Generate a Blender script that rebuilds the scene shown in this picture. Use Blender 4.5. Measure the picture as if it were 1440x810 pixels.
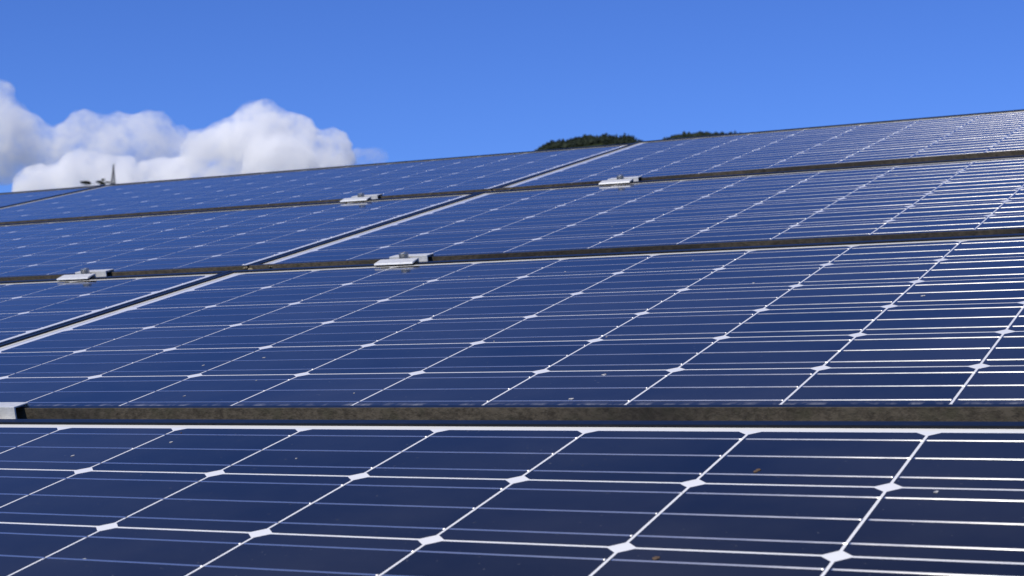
import bpy, bmesh, math, random
from mathutils import Vector, Matrix, noise
from math import sin, cos, tan, pi, radians, sqrt, atan2, asin, exp

scene = bpy.context.scene
for o in list(bpy.data.objects):
    bpy.data.objects.remove(o)
col = scene.collection

# ------------------------------------------------------------------ geometry of the array
TILT = radians(15.03)
PU, PV = 0.16053, 0.15797          # cell pitch along a row / up the slope
WP, HP = 1.99836, 1.03171          # panel pitch
BASE = Vector((0, 0, 1.2))         # lower left cell corner of the first panel
RX = Matrix.Rotation(TILT, 3, 'X')
def W(u, v, n=0.0):
    return BASE + RX @ Vector((u, v, n))

# ------------------------------------------------------------------ camera
CAM_P = Vector((1.74803, -0.41892, 0.38511))
R_right = RX @ Vector((0.8955819, 0.4296838, -0.1153468))
R_fwd = RX @ Vector((-0.4436146, 0.8821346, -0.1582549))
R_up = RX @ Vector((0.0337518, 0.1928997, 0.9806378))
CAM = BASE + RX @ CAM_P
FPX = 2285.23
cam_d = bpy.data.cameras.new('camera')
cam = bpy.data.objects.new('camera', cam_d)
col.objects.link(cam)
m = Matrix.Identity(4)
for i in range(3):
    m[i][0], m[i][1], m[i][2], m[i][3] = R_right[i], R_up[i], -R_fwd[i], CAM[i]
cam.matrix_world = m
cam_d.sensor_width = 36.0
cam_d.lens = FPX / 1440 * 36.0
cam_d.clip_start = 0.02
cam_d.clip_end = 60000
cam_d.dof.use_dof = True
cam_d.dof.focus_distance = 1.9
cam_d.dof.aperture_fstop = 19
scene.camera = cam
def ray(px, py):
    return (R_fwd + R_right * ((px - 720) / FPX) - R_up * ((py - 405) / FPX))

# ------------------------------------------------------------------ sky, sun, exposure
L = (RX @ Vector((-0.10, -0.46, 0.88))).normalized()
SUN_EL = asin(L.z); SUN_ROT = atan2(L.x, L.y)
world = bpy.data.worlds.new('World'); scene.world = world
world.use_nodes = True
nt = world.node_tree; nt.nodes.clear()
sky = nt.nodes.new('ShaderNodeTexSky'); sky.sky_type = 'NISHITA'; sky.sun_disc = False
sky.sun_elevation = SUN_EL; sky.sun_rotation = SUN_ROT
sky.altitude = 400; sky.air_density = 1.0; sky.dust_density = 0.15; sky.ozone_density = 2.5
gam = nt.nodes.new('ShaderNodeGamma'); gam.inputs[1].default_value = 1.0
mul = nt.nodes.new('ShaderNodeMix'); mul.data_type = 'RGBA'; mul.blend_type = 'MULTIPLY'
mul.inputs[0].default_value = 1.0
mul.inputs[7].default_value = (0.265, 0.425, 0.875, 1)
bg = nt.nodes.new('ShaderNodeBackground'); bg.inputs[1].default_value = 0.15
wo = nt.nodes.new('ShaderNodeOutputWorld')
nt.links.new(sky.outputs[0], gam.inputs[0]); nt.links.new(gam.outputs[0], mul.inputs[6])
nt.links.new(mul.outputs[2], bg.inputs[0]); nt.links.new(bg.outputs[0], wo.inputs[0])

sl = bpy.data.lights.new('sun', 'SUN'); sl.energy = 4.4; sl.angle = radians(0.53)
sl.color = (1.0, 0.945, 0.83)
sun = bpy.data.objects.new('sun', sl); col.objects.link(sun)
sun.rotation_euler = (-L).to_track_quat('-Z', 'Y').to_euler()

vs = scene.view_settings
vs.view_transform = 'Standard'; vs.look = 'None'; vs.exposure = 0.0; vs.gamma = 1.0
vs.use_curve_mapping = False
scene.cycles.volume_bounces = 24
scene.cycles.max_bounces = 24
scene.cycles.transparent_max_bounces = 12
scene.cycles.caustics_reflective = False
scene.cycles.caustics_refractive = False

# ------------------------------------------------------------------ helpers
def tag(o, label=None, cat=None, group=None, kind=None):
    if label: o['label'] = label
    if cat: o['category'] = cat
    if group: o['group'] = group
    if kind: o['kind'] = kind
    return o

class MB:
    def __init__(self):
        self.v = []; self.f = []; self.s = []
    def add(self, vs, fs, smooth=False):
        b = len(self.v)
        self.v += [tuple(p) for p in vs]
        self.f += [tuple(b + i for i in f) for f in fs]
        self.s += [smooth] * len(fs)
    def box(self, x0, x1, y0, y1, z0, z1):
        p = [(x, y, z) for z in (z0, z1) for y in (y0, y1) for x in (x0, x1)]
        self.add(p, [(0, 2, 3, 1), (4, 5, 7, 6), (0, 1, 5, 4), (2, 6, 7, 3), (0, 4, 6, 2), (1, 3, 7, 5)])
    def quad(self, a, b, c, d):
        self.add([a, b, c, d], [(0, 1, 2, 3)])
    def bar(self, a, b, r, n=6, r2=None, smooth=True):
        a = Vector(a); b = Vector(b); d = (b - a).normalized()
        s = d.cross(Vector((0, 0, 1)) if abs(d.z) < .9 else Vector((1, 0, 0))).normalized(); t = d.cross(s)
        r2 = r if r2 is None else r2
        ps = []
        for c, q in ((a, r), (b, r2)):
            for k in range(n):
                w = 2 * pi * k / n
                ps.append(c + s * (q * cos(w)) + t * (q * sin(w)))
        fs = [(k, n + k, n + (k + 1) % n, (k + 1) % n) for k in range(n)]
        fs += [tuple(range(n)), tuple(range(2 * n - 1, n - 1, -1))]
        self.add(ps, fs, smooth)
    def mesh(self, name, mats):
        me = bpy.data.meshes.new(name)
        me.from_pydata(self.v, [], self.f)
        me.polygons.foreach_set('use_smooth', self.s)
        for mt in (mats if isinstance(mats, (list, tuple)) else [mats]):
            me.materials.append(mt)
        me.update()
        return me
    def build(self, name, mats, parent=None, loc=None):
        o = bpy.data.objects.new(name, self.mesh(name, mats)); col.objects.link(o)
        if parent: o.parent = parent
        if loc is not None: o.location = loc
        return o

def link(name, me, parent=None):
    o = bpy.data.objects.new(name, me); col.objects.link(o)
    if parent: o.parent = parent
    return o
def empty(name, loc, rot=(0, 0, 0)):
    o = bpy.data.objects.new(name, None); col.objects.link(o)
    o.location = loc; o.rotation_euler = rot
    o.empty_display_size = 0.05
    return o
def bevel(me, w, seg=2, ang=40):
    bm = bmesh.new(); bm.from_mesh(me)
    es = [e for e in bm.edges if len(e.link_faces) == 2 and e.calc_face_angle(0) > radians(ang)]
    bmesh.ops.bevel(bm, geom=es, offset=w, segments=seg, affect='EDGES', profile=0.5)
    bm.to_mesh(me); bm.free()

class Mat:
    def __init__(self, name):
        self.m = bpy.data.materials.new(name); self.m.use_nodes = True
        self.t = self.m.node_tree; self.t.nodes.clear()
        self.out = self.n('ShaderNodeOutputMaterial')
    def n(self, ty, **kw):
        x = self.t.nodes.new(ty)
        for k, v in kw.items(): setattr(x, k, v)
        return x
    def l(self, a, b): self.t.links.new(a, b)
    def bsdf(self, color=(.5, .5, .5), rough=.5, metal=0.0, spec=.5, coat=0, coat_rough=.05, coat_ior=1.4):
        b = self.n('ShaderNodeBsdfPrincipled'); self.b = b
        b.inputs['Base Color'].default_value = (*color, 1)
        b.inputs['Roughness'].default_value = rough
        b.inputs['Metallic'].default_value = metal
        b.inputs['Specular IOR Level'].default_value = spec
        b.inputs['Coat Weight'].default_value = coat
        b.inputs['Coat Roughness'].default_value = coat_rough
        b.inputs['Coat IOR'].default_value = coat_ior
        self.l(b.outputs[0], self.out.inputs[0])
        return b
    def noise(self, scale, detail=3, rough=.5, vec=None, lo=0.0, hi=1.0, a=.35, b=.65, seed=True):
        t = self.n('ShaderNodeTexNoise'); t.inputs['Scale'].default_value = scale
        t.inputs['Detail'].default_value = detail; t.inputs['Roughness'].default_value = rough
        if vec is not None: self.l(vec, t.inputs['Vector'])
        r = self.n('ShaderNodeMapRange'); r.inputs[1].default_value = a; r.inputs[2].default_value = b
        r.inputs[3].default_value = lo; r.inputs[4].default_value = hi
        self.l(t.outputs[0], r.inputs[0])
        return r.outputs[0]
    def mix(self, fac, c1, c2):
        x = self.n('ShaderNodeMix', data_type='RGBA')
        for i, c in ((6, c1), (7, c2)):
            if isinstance(c, tuple): x.inputs[i].default_value = (*c, 1)
            else: self.l(c, x.inputs[i])
        if isinstance(fac, float): x.inputs[0].default_value = fac
        else: self.l(fac, x.inputs[0])
        return x.outputs[2]
    def math(self, op, a, b=None, c=None, clamp=False):
        x = self.n('ShaderNodeMath', operation=op, use_clamp=clamp)
        for i, q in enumerate((a, b, c)):
            if q is None: continue
            if isinstance(q, (int, float)): x.inputs[i].default_value = q
            else: self.l(q, x.inputs[i])
        return x.outputs[0]
    def gpos(self):
        return self.n('ShaderNodeNewGeometry').outputs['Position']
    def opos(self):
        return self.n('ShaderNodeTexCoord').outputs['Object']

# ------------------------------------------------------------------ materials
COAT_R, COAT_I = 0.07, 1.35
def panel_normal(M):
    c = M.n('ShaderNodeCombineXYZ'); c.inputs[2].default_value = 1
    t = M.n('ShaderNodeVectorTransform', vector_type='NORMAL', convert_from='OBJECT', convert_to='WORLD')
    M.l(c.outputs[0], t.inputs[0])
    return t.outputs[0]
def dust(M, base, amount=1.0):
    """thin film of dust on the glass: blotches, and a dirtier band along the lower edge of each panel"""
    g = M.gpos()
    sep = M.n('ShaderNodeSeparateXYZ'); M.l(M.opos(), sep.inputs[0])
    band = M.n('ShaderNodeMapRange'); M.l(sep.outputs[1], band.inputs[0])
    band.inputs[1].default_value = 0.022; band.inputs[2].default_value = 0.004
    band.inputs[3].default_value = 0; band.inputs[4].default_value = 1
    mp = M.n('ShaderNodeMapping'); mp.inputs['Scale'].default_value = (1, .45, 1); M.l(M.opos(), mp.inputs[0])
    streak = M.noise(70, 4, .6, mp.outputs[0], 0, .5, .46, .70)
    edge = M.math('MULTIPLY', band.outputs[0], streak)
    film = M.noise(5.5, 5, .62, g, 0, .022, .35, .75)
    speck = M.noise(260, 1, .4, g, 0, .10, .77, .80)
    f = M.math('ADD', M.math('ADD', edge, film), speck)
    f = M.math('MULTIPLY', f, amount, clamp=True)
    return M.mix(f, base, (.62, .60, .55))

M = Mat('silicon_cell')
b = M.bsdf((.012, .022, .075), .6, 0, 0.0, 1, COAT_R, COAT_I)
at = M.n('ShaderNodeAttribute', attribute_name='tone')
basec = M.mix(at.outputs['Fac'], (.0048, .0054, .0075), (.0120, .0126, .0170))
M.l(dust(M, basec), b.inputs['Base Color'])
m_cell = M.m

M = Mat('white_backsheet')
b = M.bsdf((.80, .79, .74), .6, 0, .2, 1, COAT_R, COAT_I)
M.l(dust(M, (.80, .79, .74), 1.5), b.inputs['Base Color'])
m_back = M.m

M = Mat('tinned_ribbon')
b = M.bsdf((.78, .77, .75), .26, .93, .5, 1, COAT_R, COAT_I)
M.l(M.noise(70, 2, .5, M.gpos(), .325, .35), b.inputs['Roughness'])
b.inputs['Anisotropic'].default_value = .96      # drawn wire: smooth along the ribbon, rough across it
ay = M.n('ShaderNodeCombineXYZ'); ay.inputs[1].default_value = 1
tt = M.n('ShaderNodeVectorTransform', vector_type='VECTOR', convert_from='OBJECT', convert_to='WORLD'); M.l(ay.outputs[0], tt.inputs[0])
M.l(tt.outputs[0], b.inputs['Tangent'])
M.l(panel_normal(M), b.inputs['Coat Normal'])
# each soldered ribbon sits a degree or two out of true and is a little wavy along its length
ax = M.n('ShaderNodeCombineXYZ'); ax.inputs[0].default_value = 1
tv = M.n('ShaderNodeVectorTransform', vector_type='NORMAL', convert_from='OBJECT', convert_to='WORLD'); M.l(ax.outputs[0], tv.inputs[0])
ta = M.n('ShaderNodeAttribute', attribute_name='tilt')
wav = M.noise(38, 2, .5, M.gpos(), -.009, .009, .3, .7)
sc = M.n('ShaderNodeVectorMath', operation='SCALE'); M.l(tv.outputs[0], sc.inputs[0]); M.l(M.math('ADD', ta.outputs['Fac'], wav), sc.inputs['Scale'])
ad = M.n('ShaderNodeVectorMath', operation='ADD'); M.l(M.n('ShaderNodeNewGeometry').outputs['Normal'], ad.inputs[0]); M.l(sc.outputs[0], ad.inputs[1])
nm = M.n('ShaderNodeVectorMath', operation='NORMALIZE'); M.l(ad.outputs[0], nm.inputs[0]); M.l(nm.outputs[0], b.inputs['Normal'])
m_rib = M.m

M = Mat('string_connector')
M.bsdf((.50, .50, .51), .5, .3, .5, 1, COAT_R, COAT_I)
m_bus = M.m

M = Mat('black_anodised_frame')
b = M.bsdf((.006, .008, .013), .30, .0, .16)
# moss and grime on the low front face and, thinly, on the lip, plus a painted lip-edge highlight
g = M.gpos()
geo = M.n('ShaderNodeNewGeometry')
sep = M.n('ShaderNodeSeparateXYZ'); M.l(M.opos(), sep.inputs[0])
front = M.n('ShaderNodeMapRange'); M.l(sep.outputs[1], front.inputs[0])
front.inputs[1].default_value = -0.0088; front.inputs[2].default_value = -0.0099  # mask reaches onto the lip edge, putting its thin tan highlight into the colour
big = M.noise(2.3, 4, .6, g, .45, 1, .40, .56)  # uneven cover: broad darker patches across the brown
fine = M.noise(120, 4, .65, g, 0, 1, .30, .62)
moss = M.mix(fine, (.042, .035, .026), (.105, .088, .064))
moss2 = M.mix(M.noise(45, 3, .6, g, 0, .75, .5, .7), moss, (.060, .056, .036))
mf = M.math('MULTIPLY', front.outputs[0], M.math('MAXIMUM', big, M.noise(30, 4, .7, g, 0, .6, .5, .66)))
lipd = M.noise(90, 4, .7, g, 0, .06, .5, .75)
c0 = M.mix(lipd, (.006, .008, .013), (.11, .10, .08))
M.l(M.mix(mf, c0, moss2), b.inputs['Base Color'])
M.l(M.math('ADD', M.math('MULTIPLY', mf, .5), .32), b.inputs['Roughness'])
bp = M.n('ShaderNodeBump'); bp.inputs['Strength'].default_value = .5; bp.inputs['Distance'].default_value = .0012
M.l(M.math('MULTIPLY', fine, mf), bp.inputs['Height']); M.l(bp.outputs[0], b.inputs['Normal'])
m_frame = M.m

M = Mat('moss')
b = M.bsdf((.2, .16, .09), .95, 0, .1)
M.l(M.mix(M.noise(160, 3, .6, M.gpos(), 0, 1, .4, .6), (.07, .06, .035), (.25, .21, .14)), b.inputs['Base Color'])
m_moss = M.m
M = Mat('bird_dropping')
b = M.bsdf((.6, .58, .5), .9, 0, .1)
M.l(M.mix(M.noise(400, 2, .5, M.gpos(), 0, 1, .4, .6), (.22, .22, .23), (.50, .49, .47)), b.inputs['Base Color'])
m_drop = M.m
M = Mat('brown_speck')
M.bsdf((.11, .075, .05), .9, 0, .1); m_brown = M.m

M = Mat('mill_aluminium')
b = M.bsdf((.72, .73, .74), .5, .35, .4)
g = M.opos()
mp = M.n('ShaderNodeMapping'); mp.inputs['Scale'].default_value = (.12, 1, 1); M.l(g, mp.inputs[0])
M.l(M.mix(M.noise(900, 3, .6, mp.outputs[0], 0, .7, .4, .7), (.68, .68, .66), (.50, .50, .49)), b.inputs['Base Color'])
M.l(M.noise(200, 2, .5, g, .40, .58), b.inputs['Roughness'])
m_alu = M.m
M = Mat('stainless_bolt')
b = M.bsdf((.45, .44, .42), .38, 1.0)
M.l(M.noise(500, 3, .6, M.opos(), .28, .5), b.inputs['Roughness'])
m_bolt = M.m
M = Mat('galvanised_steel')
b = M.bsdf((.42, .43, .44), .5, .7)
M.l(M.mix(M.noise(30, 2, .5, M.gpos()), (.36, .37, .38), (.48, .49, .50)), b.inputs['Base Color'])
m_steel = M.m
M = Mat('concrete')
b = M.bsdf((.36, .35, .33), .9)
M.l(M.mix(M.noise(18, 5, .6, M.gpos()), (.27, .26, .25), (.42, .41, .39)), b.inputs['Base Color'])
m_conc = M.m

M = Mat('ground_grass')
b = M.bsdf((.06, .08, .03), .95, 0, .1)
ca = M.mix(M.noise(.35, 6, .65, M.gpos()), (.045, .065, .020), (.115, .105, .050))
cb = M.mix(M.noise(.012, 6, .6, M.gpos(), 0, 1, .4, .6), ca, (.030, .048, .016))
M.l(cb, b.inputs['Base Color'])
m_ground = M.m
M = Mat('hill_vegetation')
b = M.bsdf((.03, .045, .018), .95, 0, .1)
M.l(M.mix(M.noise(.09, 6, .7, M.gpos(), 0, 1, .35, .65), (.018, .028, .012), (.055, .070, .026)), b.inputs['Base Color'])
bp = M.n('ShaderNodeBump'); bp.inputs['Strength'].default_value = 1; bp.inputs['Distance'].default_value = 3
M.l(M.noise(.12, 5, .7, M.gpos()), bp.inputs['Height']); M.l(bp.outputs[0], b.inputs['Normal'])
m_hill = M.m
def leafmat(name, c1, c2, sc):
    M = Mat(name); b = M.bsdf(c1, .8, 0, .15)
    M.l(M.mix(M.noise(sc, 4, .65, M.gpos(), 0, 1, .38, .62), c1, c2), b.inputs['Base Color'])
    return M.m
m_leaf = leafmat('conifer_foliage', (.010, .017, .011), (.034, .042, .022), .25)
m_pine = leafmat('pine_needles', (.010, .016, .010), (.026, .034, .016), .5)
m_bark = leafmat('bark', (.05, .038, .028), (.11, .085, .06), 2.0)
M = Mat('weathered_tower_steel'); M.bsdf((.05, .05, .055), .6, .2); m_tower = M.m

# ------------------------------------------------------------------ ground and hills
def sstep(a, b, x):
    t = max(0.0, min(1.0, (x - a) / (b - a))); return t * t * (3 - 2 * t)
def interp(tab, x):
    if x <= tab[0][0]: return tab[0][1]
    for (x0, y0), (x1, y1) in zip(tab, tab[1:]):
        if x <= x1: return y0 + (y1 - y0) * (x - x0) / (x1 - x0)
    return tab[-1][1]
RIDGE = 1500.0
# elevation (degrees) of the hill line by compass bearing (degrees, 0 = +Y, positive towards +X)
def bearing(d): return math.degrees(atan2(d.x, d.y))
prof = []
for px, py in ((-900, 380), (-400, 330), (-100, 292), (0, 281), (90, 267), (112, 264.5), (150, 263.2), (185, 264), (300, 262), (420, 252), (560, 240), (680, 222),
               (740, 216), (770, 207), (800, 201), (840, 195), (880, 196.5), (905, 201), (918, 206), (930, 200), (960, 194),
               (990, 191), (1030, 192), (1060, 193), (1150, 193), (1300, 200), (1500, 215), (1800, 260), (2300, 350)):
    d = ray(px, py); prof.append((bearing(d), d.z / sqrt(d.x ** 2 + d.y ** 2)))
def hill_h(x, y):
    dx, dy = x - CAM.x, y - CAM.y
    r = sqrt(dx * dx + dy * dy)
    be = math.degrees(atan2(dx, dy))
    if abs(be) < 90: e = interp(prof, be) * sstep(95, 55, abs(be + 12))
    else: e = 0
    top = CAM.z + e * RIDGE
    k = max(0.0, (min(r, RIDGE) - 260) / (RIDGE - 260)) ** 1.25
    h = top * k if r < RIDGE else top * (1 - .55 * sstep(RIDGE, 4200, r))
    n = noise.fractal(Vector((x * .004, y * .004, 3.1)), 1.0, 2.0, 5)
    h += (n * 9 - 12) * k * sstep(RIDGE * .985, RIDGE * .8, r)
    return h
mb = MB()
radii = [0, 6, 14, 30, 60, 120, 200, 270] + list(range(330, 1380, 70)) + [1400, 1440, 1470, 1490, 1500, 1515, 1540, 1600, 1700, 1900, 2300, 3000, 4200, 7000, 14000, 30000]
bears = [-180 + 6 * k for k in range(14)] + [-96 + 3 * k for k in range(14)]
b0 = -54.0
while b0 < 24: bears.append(b0); b0 += 0.3
bears += [24 + 3 * k for k in range(24)] + [96 + 6 * k for k in range(14)]
nb = len(bears)
vs_ = [(CAM.x, CAM.y, 0.0)]
for r in radii[1:]:
    for be in bears:
        x = CAM.x + r * sin(radians(be)); y = CAM.y + r * cos(radians(be))
        vs_.append((x, y, hill_h(x, y) if r > 260 else 0.0))
fs_ = [(0, 1 + (k + 1) % nb, 1 + k) for k in range(nb)]
for q in range(len(radii) - 2):
    a0 = 1 + q * nb
    for k in range(nb):
        fs_.append((a0 + k, a0 + (k + 1) % nb, a0 + nb + (k + 1) % nb, a0 + nb + k))
mb.add(vs_, fs_, True)
gr = mb.build('ground', [m_ground, m_hill])
ml = [1 if (f >= nb * 8) else 0 for f in range(len(fs_))]
gr.data.polygons.foreach_set('material_index', ml)
tag(gr, kind='structure')

# ------------------------------------------------------------------ woods and trees on the hill
def blob(mb, c, rx, ry, rz, rnd, n=1, jag=.35, smooth=False):
    bm = bmesh.new(); bmesh.ops.create_icosphere(bm, subdivisions=n, radius=1)
    vv = []
    for v in bm.verts:
        k = 1 + rnd.uniform(-jag, jag)
        vv.append((c[0] + v.co.x * rx * k, c[1] + v.co.y * ry * k, c[2] + v.co.z * rz * k))
    bm.verts.index_update()
    ff = [tuple(v.index for v in f.verts) for f in bm.faces]
    bm.free(); mb.add(vv, ff, smooth)
def crown(mb, x, y, z, h, w, rnd, conifer):
    """one crown of the far wood: tufts spread through the crown's volume, gaps between them"""
    n = 16
    for k in range(n):
        t = (k + rnd.random()) / n
        rad = w * (1 - t) ** .7 * .55 + .25 if conifer else w * .5 * sqrt(max(.05, 1 - (2 * t - .9) ** 2))
        a = rnd.uniform(0, 2 * pi); q = rad * rnd.uniform(.2, 1.0)
        s = (.42 if conifer else .55) * w * rnd.uniform(.45, .8) * (1 - .5 * t)
        blob(mb, (x + q * cos(a), y + q * sin(a), z + h * (.12 + .85 * t)), s, s, s * rnd.uniform(.6, 1.1), rnd, 1, .4)
def ridge_point(px, r):
    d = ray(px, 300); k = r / sqrt(d.x ** 2 + d.y ** 2)
    x, y = CAM.x + d.x * k, CAM.y + d.y * k
    return x, y, hill_h(x, y)
def woodland(px0, px1, n, seed, label):
    rnd = random.Random(seed); mb = MB()
    for k in range(n):
        px = rnd.uniform(px0, px1); r = RIDGE + rnd.uniform(-55, 18)
        x, y, z = ridge_point(px, r)
        con = noise.noise(Vector((px * .02, r * .03, seed))) > .1
        h = rnd.uniform(4.8, 7.4) * (1.12 if con else .9); w = rnd.uniform(4.0, 6.5) * (.85 if con else 1.15)
        edge = min(1, .45 + min(px - px0, px1 - px) / 35)
        crown(mb, x, y, z - 1.5, h * edge, w, rnd, con)
    o = mb.build('woodland', m_leaf)
    tag(o, label, 'woodland', kind='stuff')
woodland(753, 909, 240, 3, 'dark wooded hilltop behind the array, the larger patch on the left')
woodland(922, 1062, 210, 8, 'dark wooded hilltop behind the array, the lower flatter patch on the right')

MPX = RIDGE / FPX / 1.0
def far_point(px, py, r=RIDGE):
    d = ray(px, py); k = r / sqrt(d.x ** 2 + d.y ** 2)
    return CAM + d * k
SIDE = Vector((R_right.x, R_right.y, 0)).normalized()
def pine(px, crown_list, label, seed):
    rnd = random.Random(seed)
    x, y, z = ridge_point(px, RIDGE)
    root = empty('pine_tree', (x, y, z)); tag(root, label, 'tree', 'trees beside the lattice mast')
    up = max(c[1] for c in crown_list)
    tr = MB()
    tr.bar((0, 0, -1), (.3, 0, up * .55), .42, 8, .3); tr.bar((.3, 0, up * .55), (0, 0, up), .3, 8, .12)
    for (sx, sz, w, h) in crown_list:
        p = SIDE * sx; tr.bar((.1, 0, sz * .55), (p.x, p.y, sz), .18, 6, .08)
    tr.build('trunk', m_bark, root)
    cr = MB()
    for (sx, sz, w, h) in crown_list:
        for k in range(int(14 + w * 9)):
            a = rnd.uniform(0, 2 * pi); q = sqrt(rnd.random()) * w / 2
            s = rnd.uniform(.35, .75)
            p = SIDE * (sx + q * cos(a)) + Vector((0, q * sin(a), sz + rnd.uniform(-.5, .5) * h * (1 - .5 * (2 * q / w) ** 2)))
            blob(cr, p, s * 1.3, s * 1.3, s * .7, rnd, 1, .45)
    cr.build('crown', m_pine, root)
pine(119.5, [(0, 4.8, 8.6, 2.8), (1.8, 4.3, 4.4, 2.0)], 'flat topped dark pine behind the array edge, leftmost tree', 5)
pine(141.5, [(-1.5, 5.0, 5.0, 2.0), (1.0, 3.4, 4.6, 3.0), (1.8, 6.9, 2.2, 1.6), (5.5, 4.6, 3.4, .9)], 'ragged dark pine behind the array edge, between flat pine and lattice mast', 6)
x, y, z = ridge_point(159, RIDGE - 6)
bush = empty('bush', (x, y, z)); tag(bush, 'low dark bush at the foot of the lattice mast', 'bush')
rnd = random.Random(12); cr = MB()
for k in range(110):
    q = rnd.uniform(-1, 1); s = rnd.uniform(.4, .8)
    p = SIDE * (q * 4.2); blob(cr, (p.x, p.y + rnd.uniform(-1.5, 1.5), rnd.uniform(.2, 4.6) * (1 - .6 * abs(q))), s * 1.3, s * 1.3, s, rnd, 1, .4)
cr.build('crown', m_pine, bush)
st = MB(); st.bar((0, 0, -1), (0, 0, 1.2), .2, 6); st.build('trunk', m_bark, bush)

# lattice mast
x, y, z = ridge_point(158.3, RIDGE)
mast = empty('lattice_mast', (x, y, z - .5)); tag(mast, 'tall tapered steel lattice mast on the far hill at upper left', 'mast')
H, wb, wt = 20.0, 2.2, .30
def mw(h): return wb + (wt - wb) * (h / H) ** .75
F2 = Vector((-SIDE.y, SIDE.x, 0))
def mp_(sx, sy, h): return SIDE * (sx * mw(h)) + F2 * (sy * mw(h)) + Vector((0, 0, h))
cs = [(-1, -1), (1, -1), (1, 1), (-1, 1)]
lv = [H * k / 9 for k in range(10)]
for s in cs:
    mb = MB()
    for a, c in zip(lv, lv[1:]): mb.bar(mp_(*s, a), mp_(*s, c), .24, 6)
    mb.build('leg', m_tower, mast)
mb = MB()
for a, c in zip(lv, lv[1:]):
    for k in range(4):
        s, t = cs[k], cs[(k + 1) % 4]
        mb.bar(mp_(*s, a), mp_(*t, c), .11, 5); mb.bar(mp_(*t, a), mp_(*s, c), .11, 5); mb.bar(mp_(*s, c), mp_(*t, c), .11, 5)
mb.build('bracing', m_tower, mast)
mb = MB()
mb.bar((0, 0, H - .5), (0, 0, H + 1.0), .5, 10); p = SIDE * 1.5
mb.bar((0, 0, H + .4), (p.x, p.y, H + 3.0), .16, 6); q = SIDE * -.7
mb.bar((0, 0, H + .6), (q.x, q.y, H + 1.8), .2, 6); mb.bar((0, 0, H - 1.2), (p.x * .5, p.y * .5, H + .2), .35, 8)
mb.build('antenna', m_tower, mast)
# cable from the mast to the slope on the left
mb = MB(); a = far_point(158, 254); c = far_point(-160, 292)
pts = []
for k in range(25):
    t = k / 24; p = a.lerp(c, t); p.z -= 9 * 4 * t * (1 - t) * .35; pts.append(p)
for p, q in zip(pts, pts[1:]): mb.bar(p, q, .11, 5)
tag(mb.build('cable', m_tower), 'thin cable sagging from the lattice mast down to the left', 'cable')

# ------------------------------------------------------------------ clouds (real volumes, kilometres away)
def cloud(lumps, dist, density, tint, label, seed, vox=9, soft=1.0, off=0.0):
    """union of lumps filled with vapour whose density thins out in puffs towards the skin"""
    mb = MB(); rnd = random.Random(seed)
    s = dist / FPX
    c0 = CAM + ray(*lumps[0][:2]) * dist
    for (px, py, r, *dz) in lumps:
        c = CAM + ray(px, py) * dist + R_fwd * ((dz[0] if dz else 0) * s) - c0
        blob(mb, c, r * s, r * s, r * s, rnd, 3, .0, True)
    o = mb.build('cloud', [], None, c0)
    rm = o.modifiers.new('union', 'REMESH'); rm.mode = 'VOXEL'; rm.voxel_size = vox; rm.use_smooth_shade = True
    for k, (sz, st_) in enumerate(((60, 30), (26, 14), (12, 8))):
        tx = bpy.data.textures.new('puffs', 'CLOUDS'); tx.noise_scale = sz * s; tx.noise_depth = 2
        d = o.modifiers.new('puff', 'DISPLACE'); d.texture = tx; d.strength = st_ * s * soft; d.mid_level = .44; d.texture_coords = 'GLOBAL'
    M = Mat('cloud_vapour')
    v = M.n('ShaderNodeVolumePrincipled')
    v.inputs['Color'].default_value = (*tint, 1)
    v.inputs['Anisotropy'].default_value = 0
    g = M.gpos()
    na = M.noise(1 / (40 * s), 9, .66, g, .0, 1, .0, 1.0)
    nb_ = M.noise(1 / (13 * s), 6, .6, g, .0, 1, .0, 1.0)
    nn = M.math('ADD', M.math('MULTIPLY', na, .68), M.math('MULTIPLY', nb_, .32))
    mr = M.n('ShaderNodeMapRange'); M.l(nn, mr.inputs[0])
    mr.inputs[1].default_value = .395 + off; mr.inputs[2].default_value = .575 + off
    n2 = M.math('POWER', mr.outputs[0], 1.3)
    M.l(M.math('MULTIPLY', n2, density), v.inputs['Density'])
    M.l(v.outputs[0], M.out.inputs['Volume'])
    M.m.cycles.volume_step_rate = .08
    o.data.materials.append(M.m)
    tag(o, label, 'cloud')
    return o
D = 3000.0
cloud([(370, 200, 52), (330, 215, 46, -10), (415, 205, 46), (300, 225, 40, -20), (455, 215, 38, 10), (470, 240, 32), (400, 250, 60, -30),
       (350, 265, 55), (280, 255, 45), (440, 262, 45, -20), (225, 265, 42), (165, 268, 42, -10), (110, 268, 40, -10), (72, 278, 50), (112, 262, 44), (300, 290, 60), (200, 300, 60), (110, 305, 55), (470, 275, 40)],
      D, .055, (.992, .990, .984), 'bright white billowing cumulus cloud above the array edge', 3)
cloud([(152, 198, 46, 60), (100, 194, 42, 60), (192, 198, 46, 70), (235, 215, 36, 60), (60, 205, 38, 60), (75, 226, 34, 50), (20, 190, 40, 60), (-20, 190, 60, 60), (-40, 145, 40, 60), (-18, 128, 21, 60), (130, 235, 40, 60), (180, 240, 40, 80), (262, 212, 26, 60), (-80, 200, 60, 60)],
      D * 1.03, .027, (.992, .991, .988), 'greyish cloud bank at left edge rising behind the white cumulus', 7)
cloud([(520, 222, 15), (503, 226, 17), (536, 220, 10), (488, 226, 14)], D, .024, (.99, .99, 1), 'small thin wisp of cloud right of the white cumulus', 9, 6, .5)

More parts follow.
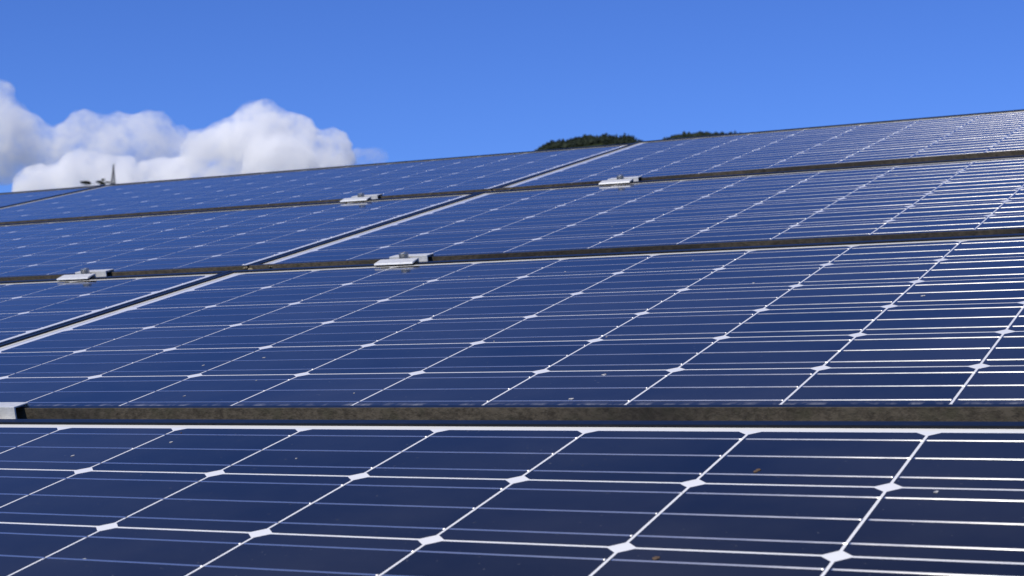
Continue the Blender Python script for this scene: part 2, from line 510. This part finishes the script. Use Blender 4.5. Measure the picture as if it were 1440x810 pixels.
# ------------------------------------------------------------------ supporting frame under the panels
rack = empty('mounting_rack', W(0, 0, -.04), (TILT, 0, 0))
tag(rack, 'galvanised steel rack of rails, beams and posts under the panels', 'rack')
U0, U1 = -2 * WP - .03, 1.96
for u in (-3.55, -2.4, -1.6, -.40, .3155, 1.55):
    mb = MB(); mb.box(u - .02, u + .02, -.03, 4.10, -.045, -.001); mb.build('rail', m_steel, rack)
for v in (.45, 3.6):
    mb = MB(); mb.box(U0, U1, v - .04, v + .04, -.146, -.0465); mb.build('beam', m_steel, rack)
for u in (-3.6, -1.9, -.1, 1.7):
    for v in (.45, 3.6):
        p = W(u, v, -.187); hgt = p.z
        mb = MB()
        c = [RX.inverted() @ (Vector((p.x + dx, p.y + dy, zz)) - W(0, 0, -.04)) for zz in (-.3, p.z + .01) for dx, dy in ((-.04, -.04), (.04, -.04), (.04, .04), (-.04, .04))]
        mb.add(c, [(3, 2, 1, 0), (4, 5, 6, 7), (0, 1, 5, 4), (1, 2, 6, 5), (2, 3, 7, 6), (3, 0, 4, 7)])
        mb.build('post', m_steel, rack)

# ------------------------------------------------------------------ the solar panel (meshes shared by all copies)
NI, NJ = 12, 6
GU, GV, CH = 0.0026, 0.0034, 0.0095
ML, MR, MT = 0.0257, 0.0220, 0.0112     # white margins left, right, top
LIP = 0.0103; LIPT = 0.0143; LIPH = 0.0027; DEEP = 0.036
CU, CV = NI * PU, NJ * PV
mb = MB(); tone = []
rnd = random.Random(4)
for i in range(NI):
    for j in range(NJ):
        a, c = i * PU + GU / 2, (i + 1) * PU - GU / 2
        d, e = j * PV + GV / 2, (j + 1) * PV - GV / 2
        mb.add([(a + CH, d, 0), (c - CH, d, 0), (c, d + CH, 0), (c, e - CH, 0), (c - CH, e, 0), (a + CH, e, 0), (a, e - CH, 0), (a, d + CH, 0)],
               [tuple(range(8))])
        tone.append(rnd.random())
me_cells = mb.mesh('cells', m_cell)
at = me_cells.attributes.new('tone', 'FLOAT', 'FACE'); at.data.foreach_set('value', tone)
mb = MB(); mb.box(-ML - .004, CU + MR + .004, -.004, CV + MT + .004, -.0046, -.0001)
me_back = mb.mesh('backsheet', m_back)
# ribbons: flattened half round, each dives over the cell's right edge towards the next cell
# cross section of the solder bead on a ribbon, seen along the row (metres)
arc = [(y * .00150, h * .00064) for (y, h) in ((-1.0, -.02), (-.86, .20), (-.70, .41), (-.53, .60), (-.32, .73), (0, .76), (.35, .66), (.72, .36), (1.0, -.02))]
NS = len(arc) - 1
mb = MB()
rnd = random.Random(2); tilt = []
bend = [rnd.choice((.15, .5, .9)) for _ in range(NI)]
for j in range(NJ):
    for bq in (1 / 6, 1 / 2, 5 / 6):
        v0 = (j + bq) * PV
        for i in range(NI):
            us = i * PU + .0030 + rnd.uniform(-.0008, .0008); ue = (i + 1) * PU - .0026 + rnd.uniform(-.0005, .0005)
            sec = [(us - .0012, -.0010, .9), (us - .0006, -.0003, 1.0), (us, .0001, 1.0), (us + .0010, .0001, 1.0)]
            sec += [(us + (ue - us) * k / 4, .0001, 1.0) for k in range(1, 4)]
            sec += [(ue - .0010, .0001, 1.0), (ue, .0001, 1.0)]
            tot = rnd.uniform(.0026, .0034); dep = rnd.uniform(.0009, .0017) if rnd.random() < bend[i] else rnd.uniform(.0002, .0005)
            for k in range(1, 7):
                q = k / 6; sec.append((ue + tot * q, .0001 - dep * q ** 1.35, 1.0))
            vs_ = [(u, v0 + y * sc, z + h * sc) for (u, z, sc) in sec for (y, h) in arc]
            n1 = NS + 1
            fs_ = [(s * n1 + k, (s + 1) * n1 + k, (s + 1) * n1 + k + 1, s * n1 + k + 1) for s in range(len(sec) - 1) for k in range(NS)]
            fs_.append(tuple(range(NS, -1, -1)))
            mb.add(vs_, fs_, True)
            tw = rnd.gauss(0, .011)
            tilt += [tw] * len(fs_)
me_rib = mb.mesh('busbar', m_rib)
at = me_rib.attributes.new('tilt', 'FLOAT', 'FACE'); at.data.foreach_set('value', tilt)
mb = MB()
for u in (-.0135,):
    for k in range(3):
        mb.box(u - .0015, u + .0015, .02 + k * 2 * PV, (k + 1) * 2 * PV - .02, -.0010, .00002)
me_conn = mb.mesh('string_connector', m_bus)
mb = MB()
x0, x1, y0, y1 = -ML - LIP, CU + MR + LIP, -LIP + .0003, CV + MT + LIPT
mb.box(x0, x1, y0, .0003, -DEEP, LIPH)
mb.box(x0, x1, y1 - LIPT, y1, -DEEP, LIPH)
mb.box(x0, x0 + LIP, .0006, y1 - LIPT - .0003, -DEEP, LIPH - .00012)
mb.box(x1 - LIP, x1, .0006, y1 - LIPT - .0003, -DEEP, LIPH - .00012)
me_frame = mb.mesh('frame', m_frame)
bevel(me_frame, .0006, 2)

GROUP = 'solar panels of the tilted array'
panels = {}
LAB = {(0, 0): 'nearest dark blue solar panel, filling the bottom of the photo',
       (0, 1): 'dark blue solar panel directly upslope of the nearest one, right of the long gap',
       (0, 2): 'third solar panel upslope on the right, between two silver clamps above and below',
       (0, 3): 'top row solar panel at the right, hiding the foot of the wooded hill',
       (-1, 0): 'solar panel beyond the lower left corner, left of the nearest panel',
       (-1, 1): 'solar panel at left edge, second row, cut by the photo below its upper clamp',
       (-1, 2): 'pale blue reflecting solar panel at left, third row, below the top row',
       (-1, 3): 'pale blue solar panel at upper left, top row, right of the lattice mast',
       (-2, 0): 'solar panel far beyond the left edge in the bottom row',
       (-2, 1): 'solar panel far beyond the left edge in the second row',
       (-2, 2): 'solar panel far beyond the left edge in the third row',
       (-2, 3): 'small visible corner of solar panel at far left under the two pines'}
for c in (0, -1, -2):
    for r in range(4):
        # the top right panel stands a few millimetres out of plane
        root = empty('solar_panel', W(c * WP, r * HP), (TILT + .0035, -.0044, 0) if (c, r) == (0, 3) else (TILT, 0, 0))
        tag(root, LAB[(c, r)], 'solar panel', GROUP)
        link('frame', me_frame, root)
        bs = link('backsheet', me_back, root)
        link('string_connector', me_conn, bs)
        ce = link('cells', me_cells, root)
        link('busbar', me_rib, ce)
        panels[(c, r)] = root

# moss in the lower corners, droppings and specks on the glass
def lumps(root, spots, seed):
    rnd = random.Random(seed)
    for (u, v, n, s, k) in spots:
        mb = MB()
        for _ in range(k):
            q = s * rnd.uniform(.55, 1)
            blob(mb, (u + rnd.uniform(-1, 1) * s * .9, v + rnd.uniform(-1, 1) * s * .5, n + rnd.uniform(-.4, .4) * s), q, q * .8, q * .7, rnd, 2, .3, True)
        mb.build('moss', m_moss, root)
xl, xr = -ML - LIP, CU + MR + LIP
for (c, r) in ((0, 1), (0, 2), (0, 3)):
    lumps(panels[(c, r)], [(xl + .004, -.0115, -.004, .004, 6), (xl + .008, -.0115, -.016, .005, 6), (xl + .05, -.0115, -.001, .003, 4), (xl + .02, -.012, -.022, .004, 4)], r)
for (c, r) in ((-1, 1), (-1, 2), (-1, 3)):
    lumps(panels[(c, r)], [(xr - .004, -.0115, -.002, .0035, 6), (xr - .006, -.0115, -.013, .005, 6)], 10 + r)
def unproj(px, py):
    d = RX.inverted() @ ray(px, py)
    k = -CAM_P.z / d.z; p = CAM_P + d * k
    return p.x, p.y
SPOTS = [(850, 527, 3.4, 0), (803, 561, 3.2, 0), (853, 474, 1.5, 0), (371, 503, 2.0, 0), (259, 557, 2.2, 0), (286, 514, 2.2, 0), (1298, 416, 3.2, 0),
         (240, 622, 2.4, 0), (255, 609, 1.2, 1), (1066, 662, 4.2, 1), (923, 785, 3.5, 1), (417, 645, 1.6, 0), (120, 786, 2.4, 0), (103, 641, 2.8, 0),
         (660, 389, 1.8, 0), (795, 382, 2.4, 0), (974, 366, 2, 0), (1260, 247, 5, 0), (861, 319, 1.6, 0), (1180, 279, 1.6, 0), (1060, 398, 2.5, 0), (1023, 421, 1.6, 0), (498, 553, 1.4, 0), (8, 345, 1.8, 1),
         (1317, 692, 2.6, 0), (695, 480, 1.3, 0), (361, 535, 1.2, 0), (579, 463, 1.3, 0)]
by = {}
rnd = random.Random(21)
for (px, py, s, kd) in SPOTS:
    u, v = unproj(px, py)
    c = math.floor((u - xl) / WP); r = math.floor((v + .012) / HP)
    if (c, r) in panels: by.setdefault((c, r, kd), []).append((u - c * WP, v - r * HP, s * .00068))
for (c, r, kd), L_ in sorted(by.items()):
    for (u, v, s) in L_:
        mb = MB()
        for q in range(3):
            blob(mb, (u + rnd.uniform(-.6, .6) * s, v + rnd.uniform(-.6, .6) * s * 1.3, .0002), s * rnd.uniform(.6, 1), s * rnd.uniform(.7, 1.6), .0003 + .0008 * kd * rnd.random(), rnd, 2, .25, True)
        mb.build('dirt_speck' if kd else 'bird_dropping', m_brown if kd else m_drop, panels[(c, r)])

# ------------------------------------------------------------------ clamps between the rows
prof_c = [(-.0470, .0031), (-.0455, .0062), (-.0280, .0090), (-.0215, .0093), (-.0215, -.0070), (.0075, -.0070), (.0078, .0086), (.0330, .0080), (.0345, .0031),
          (.0318, .0031), (.0310, .0060), (.0104, .0064), (.0104, -.0100), (-.0245, -.0100), (-.0245, .0061), (-.0290, .0058), (-.0440, .0031)]
HL = .0385
mb = MB(); n = len(prof_c)
vs_ = [(s * HL, y, z) for s in (-1, 1) for (y, z) in prof_c]
fs_ = [(k, (k + 1) % n, n + (k + 1) % n, n + k) for k in range(n)]
# end caps as strips between the outer and inner line
pairs = [(0, 16), (1, 16), (2, 15), (3, 14), (4, 13), (5, 12), (6, 11), (7, 10), (8, 9)]
for (a, c), (d, e) in zip(pairs, pairs[1:]):
    q = [a] + ([d] if d not in (a, e) else []) + ([e] if e != c else []) + [c]
    q = list(dict.fromkeys(q))
    if len(q) < 3: continue
    fs_.append(tuple(reversed(q))); fs_.append(tuple(n + k for k in q))
mb.add(vs_, fs_)
me_br = mb.mesh('bracket', m_alu)
bm = bmesh.new(); bm.from_mesh(me_br); bmesh.ops.recalc_face_normals(bm, faces=bm.faces); bm.to_mesh(me_br); bm.free()
bevel(me_br, .0006, 2, 25)
mb = MB()
def disc_stack(mb, rings, n=28):
    vs_ = [(r * cos(2 * pi * k / n), r * sin(2 * pi * k / n), z) for (r, z) in rings for k in range(n)]
    fs_ = [(q * n + k, q * n + (k + 1) % n, (q + 1) * n + (k + 1) % n, (q + 1) * n + k) for q in range(len(rings) - 1) for k in range(n)]
    fs_.append(tuple(range((len(rings) - 1) * n, len(rings) * n)))
    mb.add(vs_, fs_)
disc_stack(mb, [(.0082, -.0068), (.0085, -.0062), (.0085, .0160), (.0082, .0172), (.0074, .0178), (.0046, .0178), (.0044, .0174), (.0042, .0120), (.0001, .0118)])
me_bolt = mb.mesh('bolt', m_bolt)
bevel(me_bolt, .0002, 1, 60)
mb = MB(); disc_stack(mb, [(.0120, -.0069), (.0120, -.0050), (.0086, -.0049)]); me_wash = mb.mesh('washer', m_bolt)
CL = [(.3155, 0, 'silver clamp with bolt, cut off by the left edge in the nearest gap'),
      (.3165, 1, 'largest fully visible silver clamp with bolt, in the middle of the photo'),
      (.3130, 2, 'small silver clamp with bolt furthest right, under the wooded hill'),
      (-.4005, 1, 'silver clamp with bolt at left, in the second gap from the bottom'),
      (-.3890, 2, 'small silver clamp with bolt in the upper gap, below the white cumulus')]
v_mid = (CV + MT + LIPT + HP - LIP + .0003) / 2
rnd = random.Random(6)
for (u, r, lab) in CL:
    root = empty('panel_clamp', W(u, r * HP + v_mid, 0), (TILT, 0, rnd.uniform(-.006, .006)))
    tag(root, lab, 'clamp', 'silver clamps holding the panel rows')
    link('bracket', me_br, root)
    bo = link('bolt', me_bolt, root); bo.location = (0, -.006, 0); bo.rotation_euler = (0, 0, rnd.uniform(0, 6))
    link('washer', me_wash, bo)
